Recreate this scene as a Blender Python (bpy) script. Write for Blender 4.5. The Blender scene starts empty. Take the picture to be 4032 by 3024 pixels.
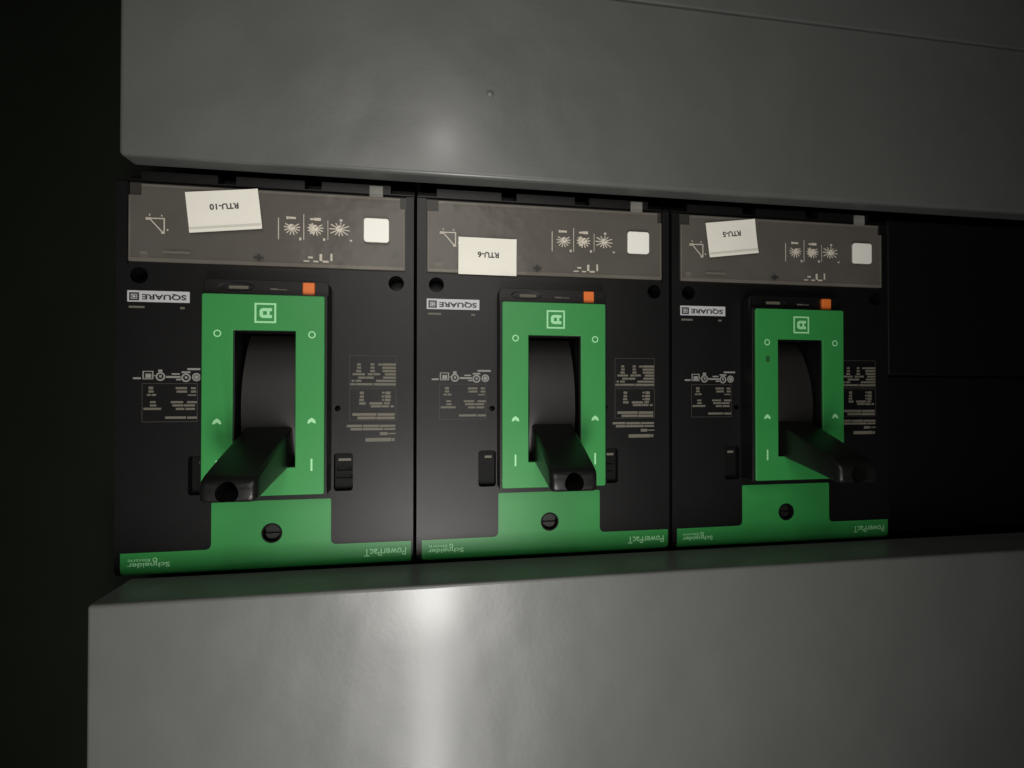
import bpy, bmesh, math, random
from mathutils import Matrix, Vector
random.seed(4)
C = bpy.context.scene.collection
scene = bpy.context.scene

# ------------------------------------------------------------------ camera
CAM_ROT= [[0.988044, -0.001982, -0.154157], [-0.154168, -0.008525, -0.988008], [0.000644, 0.999962, -0.008729]]
CAM_LOC= [-0.029017, -0.263052, -0.001342]
LENS= 17.648826361259665

cam_data = bpy.data.cameras.new("camera")
cam = bpy.data.objects.new("camera", cam_data)
C.objects.link(cam)
cam_data.sensor_width = 36.0
cam_data.lens = LENS
cam_data.clip_start = 0.01
cam_data.clip_end = 50
cam.matrix_world = Matrix.Translation(CAM_LOC) @ Matrix(CAM_ROT).to_4x4()
scene.camera = cam

# ------------------------------------------------------------------ world and lamps (units: metres; watts)
world = bpy.data.worlds.new("World")
scene.world = world
world.use_nodes = True
world.node_tree.nodes['Background'].inputs[0].default_value = (0.9, 1.0, 0.9, 1)
world.node_tree.nodes['Background'].inputs[1].default_value = 0.003

def lamp(name, loc, target, sx, sy, watts, col, spread=180):
    d = bpy.data.lights.new(name, 'AREA')
    d.shape = 'ELLIPSE' if sx == sy else 'RECTANGLE'
    d.size, d.size_y, d.energy, d.color = sx, sy, watts, col
    d.spread = math.radians(spread)
    o = bpy.data.objects.new(name, d)
    C.objects.link(o)
    o.location = loc
    o.rotation_euler = (Vector(target) - Vector(loc)).to_track_quat('-Z', 'Y').to_euler()
    return o
lamp('room_lamp', (-0.031, -0.315, -0.180), (-0.035, 0, -0.06), 0.05, 0.10, 0.40, (1.0, 0.975, 0.93), 130)
lamp('upper_lamp', (-0.016, -0.50, 0.358), (0.0, 0, 0.10), 0.024, 0.024, 0.075, (1.0, 0.98, 0.93), 120)
lamp('strip_lamp', (-0.033, -0.52, -0.54), (-0.035, 0, -0.15), 0.012, 0.44, 0.36, (1.0, 0.98, 0.95), 80)
lamp('overhead_glow', (-0.04, -0.40, 0.16), (-0.03, 0, 0.05), 0.24, 0.24, 0.30, (1.0, 0.97, 0.90), 125)

scene.view_settings.view_transform = 'Standard'
scene.view_settings.look = 'None'
scene.view_settings.exposure = 0
scene.view_settings.gamma = 1
scene.view_settings.use_curve_mapping = False
scene.cycles.max_bounces = 8
scene.cycles.transparent_max_bounces = 12

# ------------------------------------------------------------------ materials
def mat(name, col, rough=0.5, metal=0.0, bump=0.0, bscale=400, spec=0.5, var=0.0, vscale=30, coat=0.0, wave=0.0):
    m = bpy.data.materials.new(name)
    m.use_nodes = True
    nt = m.node_tree
    b = nt.nodes['Principled BSDF']
    b.inputs['Base Color'].default_value = (*col, 1)
    b.inputs['Roughness'].default_value = rough
    b.inputs['Metallic'].default_value = metal
    b.inputs['Specular IOR Level'].default_value = spec
    b.inputs['Coat Weight'].default_value = coat
    b.inputs['Coat Roughness'].default_value = 0.2
    tc = nt.nodes.new('ShaderNodeTexCoord')
    if var:
        n = nt.nodes.new('ShaderNodeTexNoise'); n.inputs['Scale'].default_value = vscale
        n.inputs['Detail'].default_value = 5
        nt.links.new(tc.outputs['Object'], n.inputs['Vector'])
        mx = nt.nodes.new('ShaderNodeMix'); mx.data_type = 'RGBA'
        mx.inputs['A'].default_value = (*[c*(1-var) for c in col], 1)
        mx.inputs['B'].default_value = (*[min(1, c*(1+var)) for c in col], 1)
        nt.links.new(n.outputs['Fac'], mx.inputs['Factor'])
        nt.links.new(mx.outputs['Result'], b.inputs['Base Color'])
        r = nt.nodes.new('ShaderNodeMapRange')
        r.inputs['To Min'].default_value = max(0.02, rough*(1-var)); r.inputs['To Max'].default_value = min(1, rough*(1+var))
        nt.links.new(n.outputs['Fac'], r.inputs['Value'])
        nt.links.new(r.outputs['Result'], b.inputs['Roughness'])
    last = None
    for amt, sc, dist in ((bump, bscale, 0.0002), (wave, 26, 0.02)):
        if not amt: continue
        n = nt.nodes.new('ShaderNodeTexNoise'); n.inputs['Scale'].default_value = sc
        n.inputs['Detail'].default_value = 3 if sc > 100 else 1.5
        nt.links.new(tc.outputs['Object'], n.inputs['Vector'])
        bp = nt.nodes.new('ShaderNodeBump'); bp.inputs['Strength'].default_value = amt
        bp.inputs['Distance'].default_value = dist
        nt.links.new(n.outputs['Fac'], bp.inputs['Height'])
        if last: nt.links.new(last.outputs['Normal'], bp.inputs['Normal'])
        last = bp
    if last: nt.links.new(last.outputs['Normal'], b.inputs['Normal'])
    return m

M_CASE = mat('black_moulded_plastic', (0.004, 0.0036, 0.0039), 0.43, spec=0.36, bump=0.35, bscale=2500, var=0.12, vscale=25)
M_WELL = mat('black_matt_plastic', (0.003, 0.003, 0.003), 0.6, spec=0.15)
M_HANDLE = mat('black_handle_plastic', (0.006, 0.006, 0.0055), 0.38, spec=0.4, bump=0.3, bscale=2000)
M_DRUM = mat('handle_drum_plastic', (0.012, 0.011, 0.010), 0.5, bump=0.3, bscale=1500)
M_GREEN = mat('green_plastic', (0.028, 0.240, 0.054), 0.45, bump=0.25, bscale=1800, var=0.06, vscale=30)
M_MINT = mat('pale_green_print', (0.34, 0.72, 0.38), 0.6)
M_GREY = mat('grey_enamel_steel', (0.112, 0.115, 0.110), 0.42, bump=0.30, bscale=420, var=0.10, vscale=22, wave=0.095, coat=0.26)
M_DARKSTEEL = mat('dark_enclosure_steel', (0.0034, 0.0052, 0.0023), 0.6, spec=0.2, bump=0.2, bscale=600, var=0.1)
M_WHITE = mat('white_plate', (0.50, 0.50, 0.52), 0.45)
M_TAG = mat('white_tag', (0.97, 0.95, 0.88), 0.4)
M_PAPER = mat('sticker_paper', (0.90, 0.87, 0.78), 0.7, bump=0.3, bscale=500, var=0.05, vscale=60)
M_PAPEREDGE = mat('sticker_fold', (0.66, 0.64, 0.56), 0.7)
M_INK = mat('black_ink', (0.02, 0.02, 0.02), 0.6)
M_GREYINK = mat('faded_ink', (0.06, 0.055, 0.05), 0.7)
M_PRINT = mat('beige_print', (0.125, 0.115, 0.090), 0.7)
M_PRINTDIM = mat('dim_print_line', (0.045, 0.042, 0.036), 0.7)
M_PRINTHI = mat('bright_print', (0.90, 0.87, 0.80), 0.6)
M_ORANGE = mat('orange_plastic', (0.72, 0.16, 0.025), 0.45, bump=0.2)
M_TRIP = mat('trip_unit_plastic', (0.028, 0.0245, 0.021), 0.5)
M_SCREW = mat('blackened_screw', (0.035, 0.035, 0.033), 0.4, metal=0.7)
M_STAIN = mat('green_scuff', (0.012, 0.085, 0.02), 0.6)

def clear_mat(name, col, rough, keep):
    m = bpy.data.materials.new(name); m.use_nodes = True
    nt = m.node_tree; b = nt.nodes['Principled BSDF']
    b.inputs['Base Color'].default_value = (*col, 1); b.inputs['Roughness'].default_value = rough
    t = nt.nodes.new('ShaderNodeBsdfTransparent'); t.inputs[0].default_value = (0.985, 0.97, 0.95, 1)
    mx = nt.nodes.new('ShaderNodeMixShader')
    tc = nt.nodes.new('ShaderNodeTexCoord'); n = nt.nodes.new('ShaderNodeTexNoise')
    n.inputs['Scale'].default_value = 45; n.inputs['Detail'].default_value = 3
    nt.links.new(tc.outputs['Object'], n.inputs['Vector'])
    r = nt.nodes.new('ShaderNodeMapRange')
    r.inputs['From Min'].default_value = 0.3; r.inputs['From Max'].default_value = 0.7
    r.inputs['To Min'].default_value = keep*0.85; r.inputs['To Max'].default_value = keep*1.15
    nt.links.new(n.outputs['Fac'], r.inputs['Value']); nt.links.new(r.outputs['Result'], mx.inputs[0])
    nt.links.new(t.outputs[0], mx.inputs[1]); nt.links.new(b.outputs[0], mx.inputs[2])
    bp = nt.nodes.new('ShaderNodeBump'); bp.inputs['Strength'].default_value = 0.3; bp.inputs['Distance'].default_value = 0.004
    nt.links.new(n.outputs['Fac'], bp.inputs['Height']); nt.links.new(bp.outputs[0], b.inputs['Normal'])
    nt.links.new(mx.outputs[0], nt.nodes['Material Output'].inputs['Surface'])
    return m
M_CLEAR = clear_mat('smoky_clear_plastic', (0.37, 0.35, 0.32), 0.2, 0.125)
M_TAB = clear_mat('clear_tab_plastic', (0.42, 0.41, 0.38), 0.3, 0.34)

# ------------------------------------------------------------------ mesh helpers (millimetres: x right, d towards the viewer, z up)
ORG = [0, 0, 0]
def P(x, d, z):
    return ((x-ORG[0])/1000, -(d-ORG[1])/1000, (z-ORG[2])/1000)

def link(name, bm, m, parent=None, smooth=35, mods=(), cuts=(), flat=None):
    flat = bool(mods or cuts) if flat is None else flat
    bmesh.ops.recalc_face_normals(bm, faces=bm.faces)
    me = bpy.data.meshes.new(name); bm.to_mesh(me); bm.free()
    o = bpy.data.objects.new(name, me); C.objects.link(o)
    tmp = []
    for k, cb in enumerate(cuts):
        bmesh.ops.recalc_face_normals(cb, faces=cb.faces)
        cm = bpy.data.meshes.new('cut'); cb.to_mesh(cm); cb.free()
        co = bpy.data.objects.new('cut', cm); C.objects.link(co); tmp.append(co)
        bo = o.modifiers.new('b', 'BOOLEAN'); bo.operation = 'DIFFERENCE'; bo.solver = 'EXACT'; bo.object = co
    for w, s, ang in mods:
        bv = o.modifiers.new('v', 'BEVEL'); bv.width = w/1000; bv.segments = s
        bv.limit_method = 'ANGLE'; bv.angle_limit = math.radians(ang); bv.harden_normals = False
    if cuts or mods:
        bpy.context.view_layer.update()
        dg = bpy.context.evaluated_depsgraph_get()
        nm = bpy.data.meshes.new_from_object(o.evaluated_get(dg))
        o.modifiers.clear(); o.data = nm; nm.name = name
        for t in tmp: bpy.data.objects.remove(t)
    me = o.data
    me.materials.clear(); me.materials.append(m)
    for p in me.polygons: p.use_smooth = not (flat and max(abs(c) for c in p.normal) > 0.9998); p.material_index = 0
    me.set_sharp_from_angle(angle=math.radians(smooth))
    if flat:
        for p in me.polygons:
            if max(abs(c) for c in p.normal) > 0.9998: p.use_smooth = False
    if parent: o.parent = parent
    return o

def box(bm, x0, x1, d0, d1, z0, z1):
    vs = [bm.verts.new(P(x, d, z)) for x in (x0, x1) for d in (d0, d1) for z in (z0, z1)]
    for f in ((0,1,3,2),(4,6,7,5),(0,4,5,1),(2,3,7,6),(0,2,6,4),(1,5,7,3)):
        bm.faces.new([vs[i] for i in f])
    return bm
def B(*a):
    return box(bmesh.new(), *a)
def prism(bm, pts, d0, d1):                 # outline in (x, z), extruded in depth
    a = [bm.verts.new(P(x, d0, z)) for x, z in pts]; b = [bm.verts.new(P(x, d1, z)) for x, z in pts]
    bm.faces.new(a); bm.faces.new(b[::-1]); n = len(pts)
    for i in range(n): bm.faces.new((a[i], b[i], b[(i+1) % n], a[(i+1) % n]))
    return bm
def profile(bm, pts, x0, x1):               # outline in (d, z), extruded along x
    a = [bm.verts.new(P(x0, d, z)) for d, z in pts]; b = [bm.verts.new(P(x1, d, z)) for d, z in pts]
    bm.faces.new(a); bm.faces.new(b[::-1]); n = len(pts)
    for i in range(n): bm.faces.new((a[i], b[i], b[(i+1) % n], a[(i+1) % n]))
    return bm
def ring_pts(cx, cz, r, n=32, rz=None, a0=0, a1=2*math.pi):
    rz = rz or r
    return [(cx+r*math.cos(a0+(a1-a0)*i/n), cz+rz*math.sin(a0+(a1-a0)*i/n)) for i in range(n)]
def rrect(x0, x1, z0, z1, r, n=6, rs=None):
    rs = rs or (r, r, r, r)                 # corners: (x1,z1),(x0,z1),(x0,z0),(x1,z0)
    pts = []
    for (cx, cz, sx, sz, a), q in zip(((x1, z1, -1, -1, 0), (x0, z1, 1, -1, 90), (x0, z0, 1, 1, 180), (x1, z0, -1, 1, 270)), rs):
        if q <= 0: pts.append((cx, cz)); continue
        for i in range(n+1):
            t = math.radians(a+90*i/n); pts.append((cx+sx*q+q*math.cos(t), cz+sz*q+q*math.sin(t)))
    return pts
def cyl(cx, cz, r, d0, d1, n=32):
    return prism(bmesh.new(), ring_pts(cx, cz, r, n), d0, d1)
def sheet(bm, pts, d):
    bm.faces.new([bm.verts.new(P(x, d, z)) for x, z in pts]); return bm
def quad(bm, x0, z0, x1, z1, d):
    x0, x1 = sorted((x0, x1)); z0, z1 = sorted((z0, z1))
    return box(bm, x0, x1, d-0.04, d, z0, z1)
def line(bm, a, b, w, d):
    ax, az = a; bx, bz = b; L = math.hypot(bx-ax, bz-az); nx, nz = -(bz-az)/L*w/2, (bx-ax)/L*w/2
    return prism(bm, [(ax+nx, az+nz), (ax-nx, az-nz), (bx-nx, bz-nz), (bx+nx, bz+nz)], d-0.04, d)
def annulus(bm, cx, cz, r0, r1, d, n=28, d0=None):
    d0 = d-0.04 if d0 is None else d0
    R = [[bm.verts.new(P(x, dd, z)) for x, z in ring_pts(cx, cz, r, n)] for r, dd in ((r0, d0), (r0, d), (r1, d), (r1, d0))]
    for k in range(4):
        for i in range(n):
            a, b = R[k], R[(k+1) % 4]
            bm.faces.new((a[i], a[(i+1) % n], b[(i+1) % n], b[i]))
    return bm
def frame(bm, x0, x1, z0, z1, w, d):
    x0, x1 = sorted((x0, x1)); z0, z1 = sorted((z0, z1))
    quad(bm, x0, z0, x1, z0+w, d); quad(bm, x0, z1-w, x1, z1, d)
    quad(bm, x0, z0+w, x0+w, z1-w, d); quad(bm, x1-w, z0+w, x1, z1-w, d)
    return bm

def text_bm(s, bold=0.0):                   # lettering as a thin solid, unit bounding box
    cu = bpy.data.curves.new('t', 'FONT'); cu.body = s; cu.offset = bold; cu.resolution_u = 4
    o = bpy.data.objects.new('t', cu); C.objects.link(o)
    bpy.context.view_layer.update()
    me = bpy.data.meshes.new_from_object(o.evaluated_get(bpy.context.evaluated_depsgraph_get()))
    bpy.data.objects.remove(o)
    xs = [v.co.x for v in me.vertices]; ys = [v.co.y for v in me.vertices]
    x0, x1, y0, y1 = min(xs), max(xs), min(ys), max(ys)
    V2 = [((v.co.x-x0)/(x1-x0), (v.co.y-y0)/(y1-y0)) for v in me.vertices]
    F = [tuple(p.vertices) for p in me.polygons]
    bpy.data.meshes.remove(me)
    return V2, F
def add_text(bm, s, x0, x1, z0, z1, d, bold=0.0, shear=0.0, tilt=0.0, ctr=None):
    """lettering turned half round (the breakers hang upside down): reads from x1 to x0"""
    V2, F = text_bm(s, bold)
    out = []
    for u, v in V2:
        x = x1-(x1-x0)*u; z = z1-(z1-z0)*v
        if tilt:
            cx, cz = ctr; dx, dz = x-cx, z-cz
            x, z = cx+dx*math.cos(tilt)-dz*math.sin(tilt), cz+dx*math.sin(tilt)+dz*math.cos(tilt)
        out.append(bm.verts.new(P(x, d, z)))
    for f in F:
        try: bm.faces.new([out[i] for i in f])
        except ValueError: pass
    return bm

def tag(o, label=None, cat=None, group=None, kind=None):
    if label: o['label'] = label
    if cat: o['category'] = cat
    if group: o['group'] = group
    if kind: o['kind'] = kind
    return o
def thing(name, x, d, z, label, cat, group=None):
    o = bpy.data.objects.new(name, None); C.objects.link(o)
    o.empty_display_size = 0.02
    ORG[:] = [0, 0, 0]; o.location = P(x, d, z); ORG[:] = [x, d, z]
    return tag(o, label, cat, group)
def copy_tree(o, parent=None):
    c = o.copy(); C.objects.link(c); c.parent = parent
    for ch in [q for q in bpy.data.objects if q.parent == o]:
        copy_tree(ch, c)
    return c

# ------------------------------------------------------------------ printed marks, millimetres on the breaker face
LEFT_BARS =[
(-29.99, 3.8, -26.55, 2.94),
 (-25.84, 6.86, -21.13, 6.47),
 (-25.85, 3.3, -21.14, 2.87),
 (-25.85, 6.45, -25.3, 3.3),
 (-21.69, 6.47, -21.14, 3.31),
 (-24.6, 5.58, -22.11, 3.52),
 (-19.04, 7.54, -17.23, 6.0),
 (-21.0, 4.82, -20.02, 4.4),
 (-15.7, 4.5, -9.25, 3.56),
 (-13.18, 5.81, -9.67, 5.12),
 (-11.22, 3.16, -8.97, 2.44),
 (-8.82, 6.74, -4.87, 5.92),
 (-6.27, 8.32, 0.67, 7.39),
 (-23.23, -0.62, -21.16, -1.91),
 (-23.24, -2.43, -21.02, -3.46),
 (-23.94, -4.11, -22.27, -5.01),
 (-21.86, -4.11, -19.91, -5.02),
 (-22.56, -7.54, -20.06, -8.46),
 (-22.56, -9.14, -19.79, -10.06),
 (-25.34, -10.68, -17.7, -11.7),
 (-11.37, -0.82, -6.31, -1.85),
 (-4.61, -0.81, -2.48, -1.85),
 (-10.96, -2.48, -6.31, -3.52),
 (-4.61, -2.48, -2.21, -3.52),
 (-6.03, -4.38, -2.35, -4.99),
 (-13.5, -7.57, -8.02, -8.55),
 (-6.32, -7.59, -1.94, -8.57),
 (-12.8, -9.13, -8.03, -10.11),
 (-7.74, -9.15, -2.8, -10.13),
 (-11.26, -10.8, -7.47, -11.8),
 (-6.9, -10.82, -2.8, -11.83),
 (-15.9, -14.92, -6.78, -16.03),
 (-6.21, -14.99, -1.91, -16.06)]
RIGHT_BARS =[
(72.66, 11.31, 74.51, 10.2),
 (79.28, 11.36, 81.14, 10.25),
 (83.01, 11.27, 85.07, 10.28),
 (85.26, 11.41, 91.97, 10.21),
 (72.65, 9.6, 74.69, 8.56),
 (79.27, 9.65, 81.26, 8.6),
 (85.07, 9.69, 91.97, 8.54),
 (72.22, 7.95, 74.69, 6.79),
 (79.15, 7.99, 81.45, 6.82),
 (85.25, 8.03, 91.97, 6.88),
 (70.49, 6.3, 76.54, 5.26),
 (77.9, 6.33, 80.39, 5.28),
 (80.76, 6.35, 84.0, 5.3),
 (86.38, 6.37, 91.96, 5.21),
 (73.26, 4.6, 76.66, 3.5),
 (76.91, 4.62, 80.88, 3.51),
 (85.5, 4.65, 91.96, 3.55),
 (70.0, 2.94, 71.41, 1.95),
 (72.03, 2.95, 74.8, 1.96),
 (82.06, 2.98, 91.96, 1.88),
 (69.38, 1.24, 71.72, 0.19),
 (71.96, 1.24, 80.38, 0.2),
 (80.88, 1.26, 91.95, 0.1),
 (74.06, -2.99, 76.03, -4.4),
 (74.05, -4.99, 76.03, -6.17),
 (73.74, -6.7, 76.15, -7.82),
 (73.74, -8.4, 76.95, -9.59),
 (85.05, -3.11, 86.3, -4.06),
 (86.74, -2.99, 89.24, -4.42),
 (84.73, -5.01, 85.98, -5.96),
 (86.36, -4.89, 89.36, -6.2),
 (85.04, -6.78, 85.98, -7.73),
 (86.35, -6.67, 89.23, -7.98),
 (78.81, -8.42, 85.22, -9.63),
 (85.98, -8.44, 88.79, -9.52),
 (79.43, -9.96, 84.41, -11.04),
 (84.72, -9.98, 88.48, -11.06),
 (89.23, -10.0, 90.86, -11.07),
 (70.47, -13.91, 82.22, -15.29),
 (82.72, -13.99, 91.29, -15.35),
 (72.93, -15.69, 81.91, -17.06),
 (82.22, -15.76, 91.29, -17.13),
 (67.7, -19.75, 75.08, -21.0),
 (75.51, -19.83, 83.46, -21.09),
 (83.83, -19.91, 91.72, -21.06),
 (69.6, -21.41, 75.26, -22.65),
 (75.51, -21.48, 85.64, -22.65),
 (86.08, -21.59, 91.72, -22.6),
 (83.95, -23.69, 87.82, -25.16),
 (88.2, -24.1, 91.9, -24.74),
 (76.93, -26.56, 89.7, -28.39),
 (90.01, -26.73, 91.33, -28.29)]
TRIP =[
(38.02, 84.78, 39.09, 83.36),
 (39.27, 84.6, 42.51, 83.53),
 (49.38, 84.39, 51.01, 83.41),
 (51.2, 84.66, 54.48, 83.23),
 (63.65, 84.56, 64.94, 83.38),
 (34.08, 83.82, 34.51, 73.02),
 (46.12, 86.17, 46.47, 73.18),
 (57.77, 83.74, 58.05, 73.67),
 (44.13, 74.31, 45.21, 72.95),
 (55.57, 74.45, 56.66, 73.26),
 (68.63, 74.3, 69.75, 73.46),
 (48.46, 65.0, 50.64, 64.13),
 (46.29, 62.99, 49.0, 62.31),
 (51.0, 62.98, 53.37, 62.19),
 (53.92, 66.44, 55.19, 62.96),
 (55.37, 63.15, 58.3, 62.19),
 (59.22, 66.82, 60.14, 63.14)]

PITCH = 140.0

# ------------------------------------------------------------------ enclosure and cover panels
cab = thing('cabinet_enclosure', -30, -62, -400, 'dark steel enclosure behind and left of the breakers', 'cabinet')
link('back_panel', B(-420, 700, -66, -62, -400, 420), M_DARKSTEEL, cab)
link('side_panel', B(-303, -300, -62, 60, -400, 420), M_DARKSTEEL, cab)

def pan(name, x0, x1, z0, z1, face, back, label, r=2.2, left=True):
    t = thing(name, (x0+x1)/2, back, z0, label, 'cover panel', 'grey cover panels')
    bm = B(x0, x1, back, face, z0, z1)
    link('steel_sheet', bm, M_GREY, t, smooth=50, mods=((r, 5, 40),))
    return t
up = pan('cover_panel', -170.5, 560, 104.6, 208, 12, -0.5, 'grey cover panel directly above the three breakers')
bm = bmesh.new()
bmesh.ops.create_uvsphere(bm, u_segments=20, v_segments=10, radius=1)
for v in bm.verts:
    x, y, z = v.co; v.co = Vector(P(-1.0+1.9*x, 12+0.45*y, 147.6+1.7*z))
link('paint_blob', bm, M_GREY, up, smooth=180)
pan('cover_panel', -170.5, 560, 202.7, 400, 14.1, 12.06, 'second grey cover panel, above the seam in the top right corner', r=0.9)
pan('cover_panel', -170.8, 560, -420, -91.3, 30, -0.5, 'large grey cover panel below the three breakers', r=1.6)

# black blank plates right of the last breaker
t = thing('filler_plate', 400, -3, 7, 'black blank filler plate right of the breakers, above the seam', 'filler plate', 'blank filler plates')
link('plate', B(243.4, 560, -30, -2.5, 6.8, 101.5), M_WELL, t, mods=((1.2, 3, 40),))
t = thing('filler_plate', 400, -9, -88, 'black blank filler plate right of the breakers, below the seam', 'filler plate', 'blank filler plates')
link('plate', B(243.4, 560, -30, -9, -90, 6.2), M_WELL, t, mods=((1.0, 2, 40),))

# ------------------------------------------------------------------ one circuit breaker
GRP = 'circuit breakers mounted side by side'
br = thing('circuit_breaker', 32, -60, -91, '', 'circuit breaker', GRP)

# case: side profile with a rounded lower edge, then the openings cut out
prof = [(-60, -91.0), (-60, 103.5), (-2.2, 103.5), (-1.2, 102.8), (-1.2, 98.2), (0, 97.2)]
prof += [(-4.4+4.4*math.cos(a), -86.6-4.4*math.sin(a)) for a in [math.radians(q) for q in range(0, 91, 10)]]
case = profile(bmesh.new(), prof, -37.6, 100.7)
cuts = [B(-33.0, 96.9, -3.2, 5, 58.2, 97.6)]
for a, b in ((-60, -27.6), (6.4, 14.7), (46.8, 55.0), (88.9, 120)):
    cuts.append(B(a, b, -9, 5, 98.7, 110))
for cx, cz, r, dp in ((-27.7, 52.4, 3.9, -14), (91.9, 52.4, 3.9, -14), (32.45, -72.6, 4.7, -6), (1.4, -11.9, 1.5, -6), (63.4, -11.5, 1.5, -6)):
    cuts.append(cyl(cx, cz, r, dp, 5, 28))
for a, b in ((-5.8, 3.5), (61.5, 70.8)):
    cuts.append(prism(bmesh.new(), rrect(a, b, -53.0, -34.0, 1.6, 4), -7.0, 5))
cuts.append(B(17.5, 47.5, -40, 5, -48, 34))
case_o = link('case', case, M_CASE, br, smooth=30, cuts=cuts)

# trip unit behind the smoky cover
trip = link('trip_unit', B(-32.9, 96.8, -3.1, -1.9, 58.3, 97.4), M_TRIP, br)
DT = -1.82
bm = bmesh.new()
for a in TRIP: quad(bm, *a, DT)
for k, (cx, cz) in enumerate(((40.7, 79.1), (51.9, 79.2), (63.6, 79.4))):
    n = 10 if k < 2 else 12
    for i in range(n):
        a = math.radians(215-250*i/(n-1)) if k < 2 else math.radians(20+320*i/(n-1)+100)
        a = -a if k < 2 else a
        w = 0.55
        L = 3.9 if k < 2 else (5.0 if abs(math.cos(a)) > 0.7 else 3.8)
        line(bm, (cx+1.2*math.cos(a), cz+1.2*math.sin(a)), (cx+L*math.cos(a), cz+L*0.92*math.sin(a)), w, DT)
if True:
    prism(bm, [(51.9, 79.2)]+ring_pts(51.9, 79.2, 3.1, 10, a0=2.0, a1=4.4)+[(50.9, 76.3)], DT-0.04, DT)
link('dial_print', bm, M_PRINTHI, trip)
bm = bmesh.new()
for p, q in (((-26.0, 80.4), (-17.6, 80.6)), ((-17.8, 80.6), (-17.8, 73.4)), ((-23.6, 79.6), (-18.6, 74.0))):
    line(bm, p, q, 0.55, DT)
quad(bm, -26.0, 80.9, -23.5, 79.7, DT); quad(bm, -19.1, 74.4, -17.5, 73.2, DT)
quad(bm, -24.5, 82.6, -24.0, 81.7, DT); quad(bm, -19.2, 82.3, -18.6, 81.6, DT); quad(bm, -16.6, 75.6, -16.0, 74.7, DT)
link('trip_curve_print', bm, M_PRINTHI, trip)
for cx, cz in ((40.7, 79.1), (51.9, 79.2), (63.6, 79.4)):
    kb = link('adjustment_dial', cyl(cx, cz, 1.7, DT, -0.7, 28), M_TAG, br, mods=((0.25, 2, 40),))
    link('dial_slot', line(bmesh.new(), (cx-0.2, cz-0.15), (cx+1.2, cz+0.9), 0.35, -0.64), M_PRINT, kb)
link('test_port', B(89.3, 92.7, DT, -1.7, 66.1, 69.6), M_INK, trip)
link('test_port', B(-28.3, -25.2, DT, -1.7, 64.9, 67.4), M_INK, trip)
bm = bmesh.new(); quad(bm, -28.4, 64.4, -25.1, 62.9, DT); quad(bm, -28.5, 62.3, -25.0, 61.8, DT)
link('port_mark', bm, M_PRINT, trip)

# smoky cover, notched at its upper corners, with a raised rim
out = [(-32.4, 59.0), (96.3, 59.0), (96.3, 90.8), (93.9, 90.8), (93.9, 96.2), (-26.9, 96.2), (-26.9, 90.8), (-32.4, 90.8)]
cover = link('clear_cover', prism(bmesh.new(), out, -0.55, 0.25), M_CLEAR, br, mods=((0.3, 2, 40),), cuts=[cyl(25.6, 62.9, 0.1, -3, -2.9, 8)])
bm = bmesh.new()
box(bm, -26.8, 93.8, -0.5, 0.75, 95.0, 96.1); box(bm, -32.3, 96.2, -0.5, 0.6, 59.1, 60.9)
box(bm, -32.3, -31.5, -0.5, 0.5, 60.3, 90.7); box(bm, 95.4, 96.2, -0.5, 0.5, 60.3, 90.7)
link('cover_rim', bm, M_CLEAR, cover, mods=((0.2, 2, 40),))
bm = bmesh.new(); quad(bm, 23.4, 63.5, 28.0, 62.4, 0.32); quad(bm, 25.0, 64.4, 26.4, 63.5, 0.32); quad(bm, 25.0, 62.4, 26.4, 61.4, 0.32)
link('cross_recess', bm, M_INK, cover)
link('cover_mark', quad(bmesh.new(), -17.3, 64.5, -5.2, 63.3, 0.32), M_PRINT, cover)
link('latch_tab', B(78.4, 85.2, -1.0, 0.2, 96.3, 102.0), M_TAB, br, mods=((0.35, 2, 40),))
link('white_tag', prism(bmesh.new(), rrect(75.9, 88.4, 72.8, 84.9, 1.5, 6), 0.3, 1.7), M_TAG, br, mods=((0.3, 2, 60),))

# raised housing round the handle
hous = bmesh.new()
prism(hous, rrect(4.0, 60.4, -52.6, 50.4, 3.0, 6, (2.5, 2.5, 0.8, 0.8)), 0.02, 11.0)
housing = link('handle_housing', hous, M_CASE, br, smooth=30, mods=((0.5, 2, 50),),
     cuts=[B(18.9, 46.0, -2, 20, -38.4, 25.5), B(-5, 70, 8.0, 20, 43.3, 60),
           prism(bmesh.new(), ring_pts(18.4, 46.9, 7.8, 36, 2.0), 7.3, 20)])
bm = bmesh.new(); quad(bm, 14.9, 47.4, 23.6, 45.9, 7.45)
link('housing_mark', bm, M_PRINTHI if False else M_PRINT, housing)
bm = bmesh.new(); quad(bm, 33.6, 46.5, 37.2, 45.8, 8.1); quad(bm, 37.5, 46.2, 41.2, 45.8, 8.1)
link('housing_mark', bm, M_PRINT, housing)
link('trip_button', B(48.6, 54.2, 6.5, 9.6, 43.4, 49.6), M_ORANGE, br, mods=((0.5, 3, 40),))

bz = link('bezel', prism(bmesh.new(), rrect(5.1, 59.4, -51.8, 42.65, 1.0, 4), 11.02, 12.4), M_GREEN, br, smooth=30,
     mods=((0.35, 3, 50),), cuts=[B(18.6, 46.25, 5, 20, -38.7, 25.8)])
DB = 12.47
bm = bmesh.new()
frame(bm, 28.0, 37.6, 29.3, 38.7, 0.85, DB)
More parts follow.
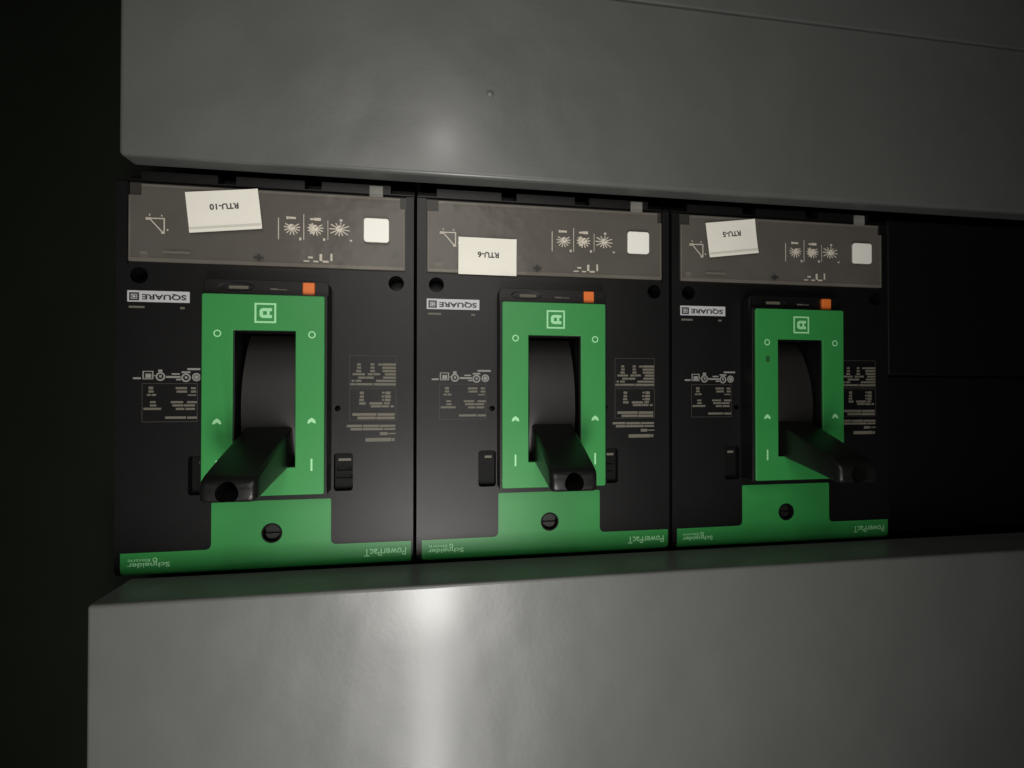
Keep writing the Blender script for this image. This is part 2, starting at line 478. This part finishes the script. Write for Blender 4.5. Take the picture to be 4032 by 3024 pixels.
# D emblem, turned half round: bowl to the left, two short arms to the right
k = 9.6/143.0
def lx(v): return 28.0+(v-1107)*k
def lz(v): return 38.7-(v-1097)*k
prism(bm, [(lx(1222), lz(1132)), (lx(1162), lz(1132)), (lx(1148), lz(1138)), (lx(1148), lz(1154)), (lx(1222), lz(1154))], DB-0.04, DB)
prism(bm, [(lx(1222), lz(1202)), (lx(1162), lz(1202)), (lx(1148), lz(1196)), (lx(1148), lz(1180)), (lx(1222), lz(1180))], DB-0.04, DB)
prism(bm, [(lx(1148), lz(1138)), (lx(1140), lz(1150)), (lx(1140), lz(1186)), (lx(1148), lz(1196)), (lx(1163), lz(1180)), (lx(1163), lz(1154))], DB-0.05, DB+0.01)
quad(bm, lx(1188), lz(1154), lx(1206), lz(1180), DB)
link('emblem', bm, M_MINT, bz)
for cx in (11.9, 53.7):
    link('off_mark', annulus(bmesh.new(), cx, 24.1, 1.15, 1.7, DB), M_MINT, bz)
    link('on_mark', quad(bmesh.new(), cx-0.42, -34.8, cx+0.42, -40.6, DB), M_MINT, bz)
    link('arrow_mark', prism(bmesh.new(), [(cx-2.0, -18.0), (cx-1.5, -16.4), (cx, -15.3), (cx+1.5, -16.4), (cx+2.0, -18.0), (cx+1.1, -18.0), (cx, -17.2), (cx-1.1, -18.0)], DB-0.04, DB), M_MINT, bz)

# handle drum and toggle
bm = bmesh.new()
pts = [(-53.5+60*math.cos(math.radians(a)), -12+60*math.sin(math.radians(a))) for a in range(-36, 39, 2)]
profile(bm, pts, 20.2, 44.7)
link('handle_drum', bm, M_DRUM, br, smooth=40)
bm = bmesh.new()
secs = [(4, 21.6, 43.4, -19.3, -37.6), (16, 21.6, 43.2, -23.6, -40.2), (34, 21.1, 42.5, -30.2, -43.3), (47.5, 20.9, 42.0, -35.5, -46.0), (49.6, 20.95, 41.95, -36.6, -46.3), (51.0, 21.3, 41.6, -37.8, -46.1), (51.9, 22.0, 40.9, -39.2, -45.4), (52.2, 22.8, 40.1, -40.4, -44.6)]
rings = []
for d, xa, xb, zt, zb in secs:
    rings.append([bm.verts.new(P(x, d, z)) for x, z in rrect(xa, xb, zb, zt, 1.8, 5)])
n = len(rings[0])
for a, b in zip(rings, rings[1:]):
    for i in range(n): bm.faces.new((a[i], a[(i+1) % n], b[(i+1) % n], b[i]))
bm.faces.new(rings[0]); bm.faces.new(rings[-1][::-1])
def bore():
    cb = bmesh.new()
    for_d = ((24, -34.9), (60, -44.6))
    R2 = [[cb.verts.new(P(x, d, z)) for x, z in ring_pts(31.3, zc, 4.3, 36)] for d, zc in for_d]
    cb.faces.new(R2[0]); cb.faces.new(R2[1][::-1])
    for i in range(36): cb.faces.new((R2[0][i], R2[0][(i+1) % 36], R2[1][(i+1) % 36], R2[1][i]))
    return cb
link('toggle_handle', bm, M_HANDLE, br, smooth=60, cuts=[bore()], flat=False)

# green T-shaped label running round the lower edge
def T_outline():
    r = 2.6
    pts = [(4.8+0.6, -56.5), (4.8, -57.1)]
    pts += [(4.8-r+r*math.cos(a), -79.4+r-r*math.sin(a)) for a in [math.radians(q) for q in range(0, 91, 15)]]
    pts += [(-34.9, -79.5), (-34.9, -86.4), (99.7, -86.4), (99.7, -79.5)]
    pts += [(60.3+r-r*math.cos(a), -79.4+r-r*math.sin(a)) for a in [math.radians(q) for q in range(90, -1, -15)]]
    pts += [(60.3, -57.1), (59.7, -56.5)]
    return pts
bm = bmesh.new(); o_ = T_outline(); hx, hz = 32.45, -72.6
ia = next(i for i, q in enumerate(o_) if q[0] > 90); tail = o_[ia:]; head = o_[:ia]   # halves either side of the screw hole
left_half = [(hx, -56.5)] + head + [(hx, -86.4)] + [(hx-4.7*math.sin(a), hz-4.7*math.cos(a)) for a in [math.pi*q/14 for q in range(15)]]
right_half = [(hx, -86.4)] + tail + [(hx, -56.5)] + [(hx+4.7*math.sin(a), hz+4.7*math.cos(a)) for a in [math.pi*q/14 for q in range(15)]]
sheet(bm, left_half, 0.12); sheet(bm, right_half, 0.12)
R_ = 4.52
angs = [math.radians(q) for q in range(0, 66, 6)]
rows = []
for j, a in enumerate(angs):
    inset = 0 if j < 6 else 2.2*(1-math.sqrt(max(0, 1-((j-5)/5.2)**2)))
    rows.append([bm.verts.new(P(x, -4.4+R_*math.cos(a), -86.6+0.2*(j == 0)-R_*math.sin(a))) for x in (-34.9+inset, 99.7-inset)])
for a, b in zip(rows, rows[1:]): bm.faces.new((a[0], a[1], b[1], b[0]))
bmesh.ops.remove_doubles(bm, verts=bm.verts, dist=0.00001)
lab = link('green_label', bm, M_GREEN, br, smooth=60)
bm = bmesh.new()
add_text(bm, 'PowerPacT', 76.4, 97.2, -86.4, -82.7, 0.17, 0.012)
link('lettering', bm, M_MINT, lab); bm = bmesh.new()
add_text(bm, 'Schneider', -31.8, -13.4, -86.5, -84.2, 0.17, 0.02)
add_text(bm, 'Electric', -31.6, -22.0, -83.8, -82.4, 0.17, 0.005)
annulus(bm, -19.9, -83.0, 0.65, 1.05, 0.17); quad(bm, -19.4, -84.6, -19.0, -82.8, 0.19)
link('lettering', bm, M_MINT, lab)
sc = link('screw', cyl(32.45, -72.6, 3.9, -6, -2.4, 28), M_SCREW, br, mods=((0.5, 3, 40),),
          cuts=[B(28, 37, -3.6, 0, -73.3, -71.9)])
annulus_bm = annulus(bmesh.new(), 32.45, -72.6, 4.15, 4.9, 0.28, 32, 0.1)
link('hole_rim', annulus_bm, M_WELL, br)

# white brand plate
plate = link('brand_plate', B(-32.6, -5.4, 0.02, 0.22, 39.75, 45.1), M_WHITE, br)
bm = bmesh.new()
add_text(bm, 'SQUARE', -26.3, -6.8, 40.85, 43.9, 0.28, 0.03)
frame(bm, -31.8, -27.5, 40.4, 44.2, 0.75, 0.28)
for a in ((-30.5, 43.1, -28.3, 42.75), (-30.5, 41.85, -28.3, 41.5), (-30.8, 42.9, -30.35, 41.7), (-29.1, 42.8, -28.75, 41.8)):
    quad(bm, *a, 0.28)
link('plate_lettering', bm, M_INK, plate)

def prints(name, bars, extra=None, m=M_PRINT):
    bm = bmesh.new()
    for a in bars: quad(bm, *a, 0.07)
    if extra: extra(bm)
    return link(name, bm, m, case_o)
prints('catalogue_marks', [(-32.0, 37.8, -25.2, 36.8), (-9.6, 37.7, -7.6, 36.7)])
def icons(bm):
    for cx, cz in ((-18.1, 4.2), (-6.85, 3.7)):
        annulus(bm, cx, cz, 1.35, 2.1, 0.07); quad(bm, cx-0.5, cz+0.7, cx+0.6, cz-0.5, 0.07)
    prism(bm, ring_pts(-2.2, 4.0, 1.0, 20), 0.03, 0.07); annulus(bm, -2.2, 4.0, 1.3, 2.0, 0.07)
prints('certification_marks', LEFT_BARS[:13], icons, mat('grey_print', (0.23, 0.225, 0.21), 0.7))
prints('rating_print', LEFT_BARS[13:])
prints('rating_print', RIGHT_BARS)
bm = bmesh.new()
for q in ((-26.1, -1.7, 0.95, -17.5), (69.0, 92.0, 15.3, -0.6), (69.0, 92.1, -1.4, -17.8)):
    link('print_frame', frame(bmesh.new(), *q, 0.22, 0.07), M_PRINTDIM, case_o)
for a, b, c, e in ((-5.7, 3.4, -2.1, 1.6), (61.6, 70.7, 63.2, 69.4)):
    pk = link('accessory_plug', B(a, b, -6.95, -3.4, -52.9, -34.1), M_WELL, br, mods=((0.5, 2, 40),), cuts=[B(a+1, b-1, -4.2, 0, z, z+1.4) for z in (-43.0, -47.0) if a > 0])
    link('plug_mark', quad(bmesh.new(), c, -37.1, e, -38.3, -3.33), M_PRINT, pk)

left = copy_tree(br); left.location.x -= PITCH/1000
right = copy_tree(br); right.location.x += PITCH/1000
left['label'] = 'black and green breaker at the left end, carrying the tilted RTU-10 sticker'
br['label'] = 'middle black and green breaker, carrying the untilted RTU-6 sticker'
right['label'] = 'black and green breaker beside the blank plates, carrying the tilted RTU-5 sticker'
for ch in bpy.data.objects:
    if ch.parent == right and ch.name.startswith('bezel'):
        bmx = bmesh.new(); ORG[:] = [32, -60, -91]
        prism(bmx, ring_pts(12.3, 14.9, 1.3, 20, 1.9), 12.4, 12.44)
        link('scuff', bmx, M_STAIN, ch)

# ------------------------------------------------------------------ paper stickers on the covers
def sticker(cx, cz, w, h, deg, s, tx, tz, tw, th, label, fold=True):
    t = thing('paper_sticker', cx, 0.8, cz, label, 'sticker', 'paper circuit stickers')
    r = math.radians(deg)
    def rp(x, z): return (cx+x*math.cos(r)-z*math.sin(r), cz+x*math.sin(r)+z*math.cos(r))
    # slightly curled sheet
    bm = bmesh.new(); nx, nz = 14, 8; g = {}
    for side, dd in ((0, 0.85), (1, 1.05)):
        for i in range(nx+1):
            for j in range(nz+1):
                u, v = i/nx, j/nz
                lift = 0.35*max(0, (u-0.82)/0.18)**2*max(0, (v-0.6)/0.4) + 0.25*max(0, (0.15-v)/0.15)**2
                x, z = rp((u-0.5)*w, (v-0.5)*h)
                g[side, i, j] = bm.verts.new(P(x, dd+lift, z))
    for i in range(nx):
        for j in range(nz):
            bm.faces.new((g[1,i,j], g[1,i+1,j], g[1,i+1,j+1], g[1,i,j+1]))
            bm.faces.new((g[0,i,j], g[0,i,j+1], g[0,i+1,j+1], g[0,i+1,j]))
    for i in range(nx):
        for j, s2 in ((0, 1), (nz, -1)):
            f = (g[0,i,j], g[0,i+1,j], g[1,i+1,j], g[1,i,j]); bm.faces.new(f[::s2])
    for j in range(nz):
        for i, s2 in ((0, -1), (nx, 1)):
            f = (g[0,i,j], g[0,i,j+1], g[1,i,j+1], g[1,i,j]); bm.faces.new(f[::-s2])
    link('paper', bm, M_PAPER, t, smooth=60)
    if fold:
        bm = bmesh.new(); prism(bm, [rp(-w/2+0.3, -h/2+2.6), rp(-w/2+0.3, -h/2+1.5), rp(w/2-0.3, -h/2+1.5), rp(w/2-0.3, -h/2+2.8)], 1.05, 1.2)
        link('fold_line', bm, M_PAPEREDGE, t)
    X, Z = rp(tx, tz)
    bm = add_text(bmesh.new(), s, X-tw/2, X+tw/2, Z-th/2, Z+th/2, 1.24, 0.03, tilt=r, ctr=(X, Z))
    link('lettering', bm, M_GREYINK, t)
    return t
sticker(-129.9, 85.0, 33.1, 19.7, 6.2, 'RTU-10', 0.3, 2.0, 13.2, 2.9, 'cream paper sticker reading RTU-10, tilted, nearest the left edge')
sticker(-1.1, 67.9, 30.6, 19.5, -0.2, 'RTU-6', 0.3, 0.8, 11.2, 3.0, 'cream paper sticker reading RTU-6, straight, on the middle breaker', fold=False)
sticker(138.6, 84.2, 30.4, 19.6, 7.2, 'RTU-5', -0.1, 2.4, 11.2, 3.0, 'cream paper sticker reading RTU-5, tilted, on the breaker by the blank plates')
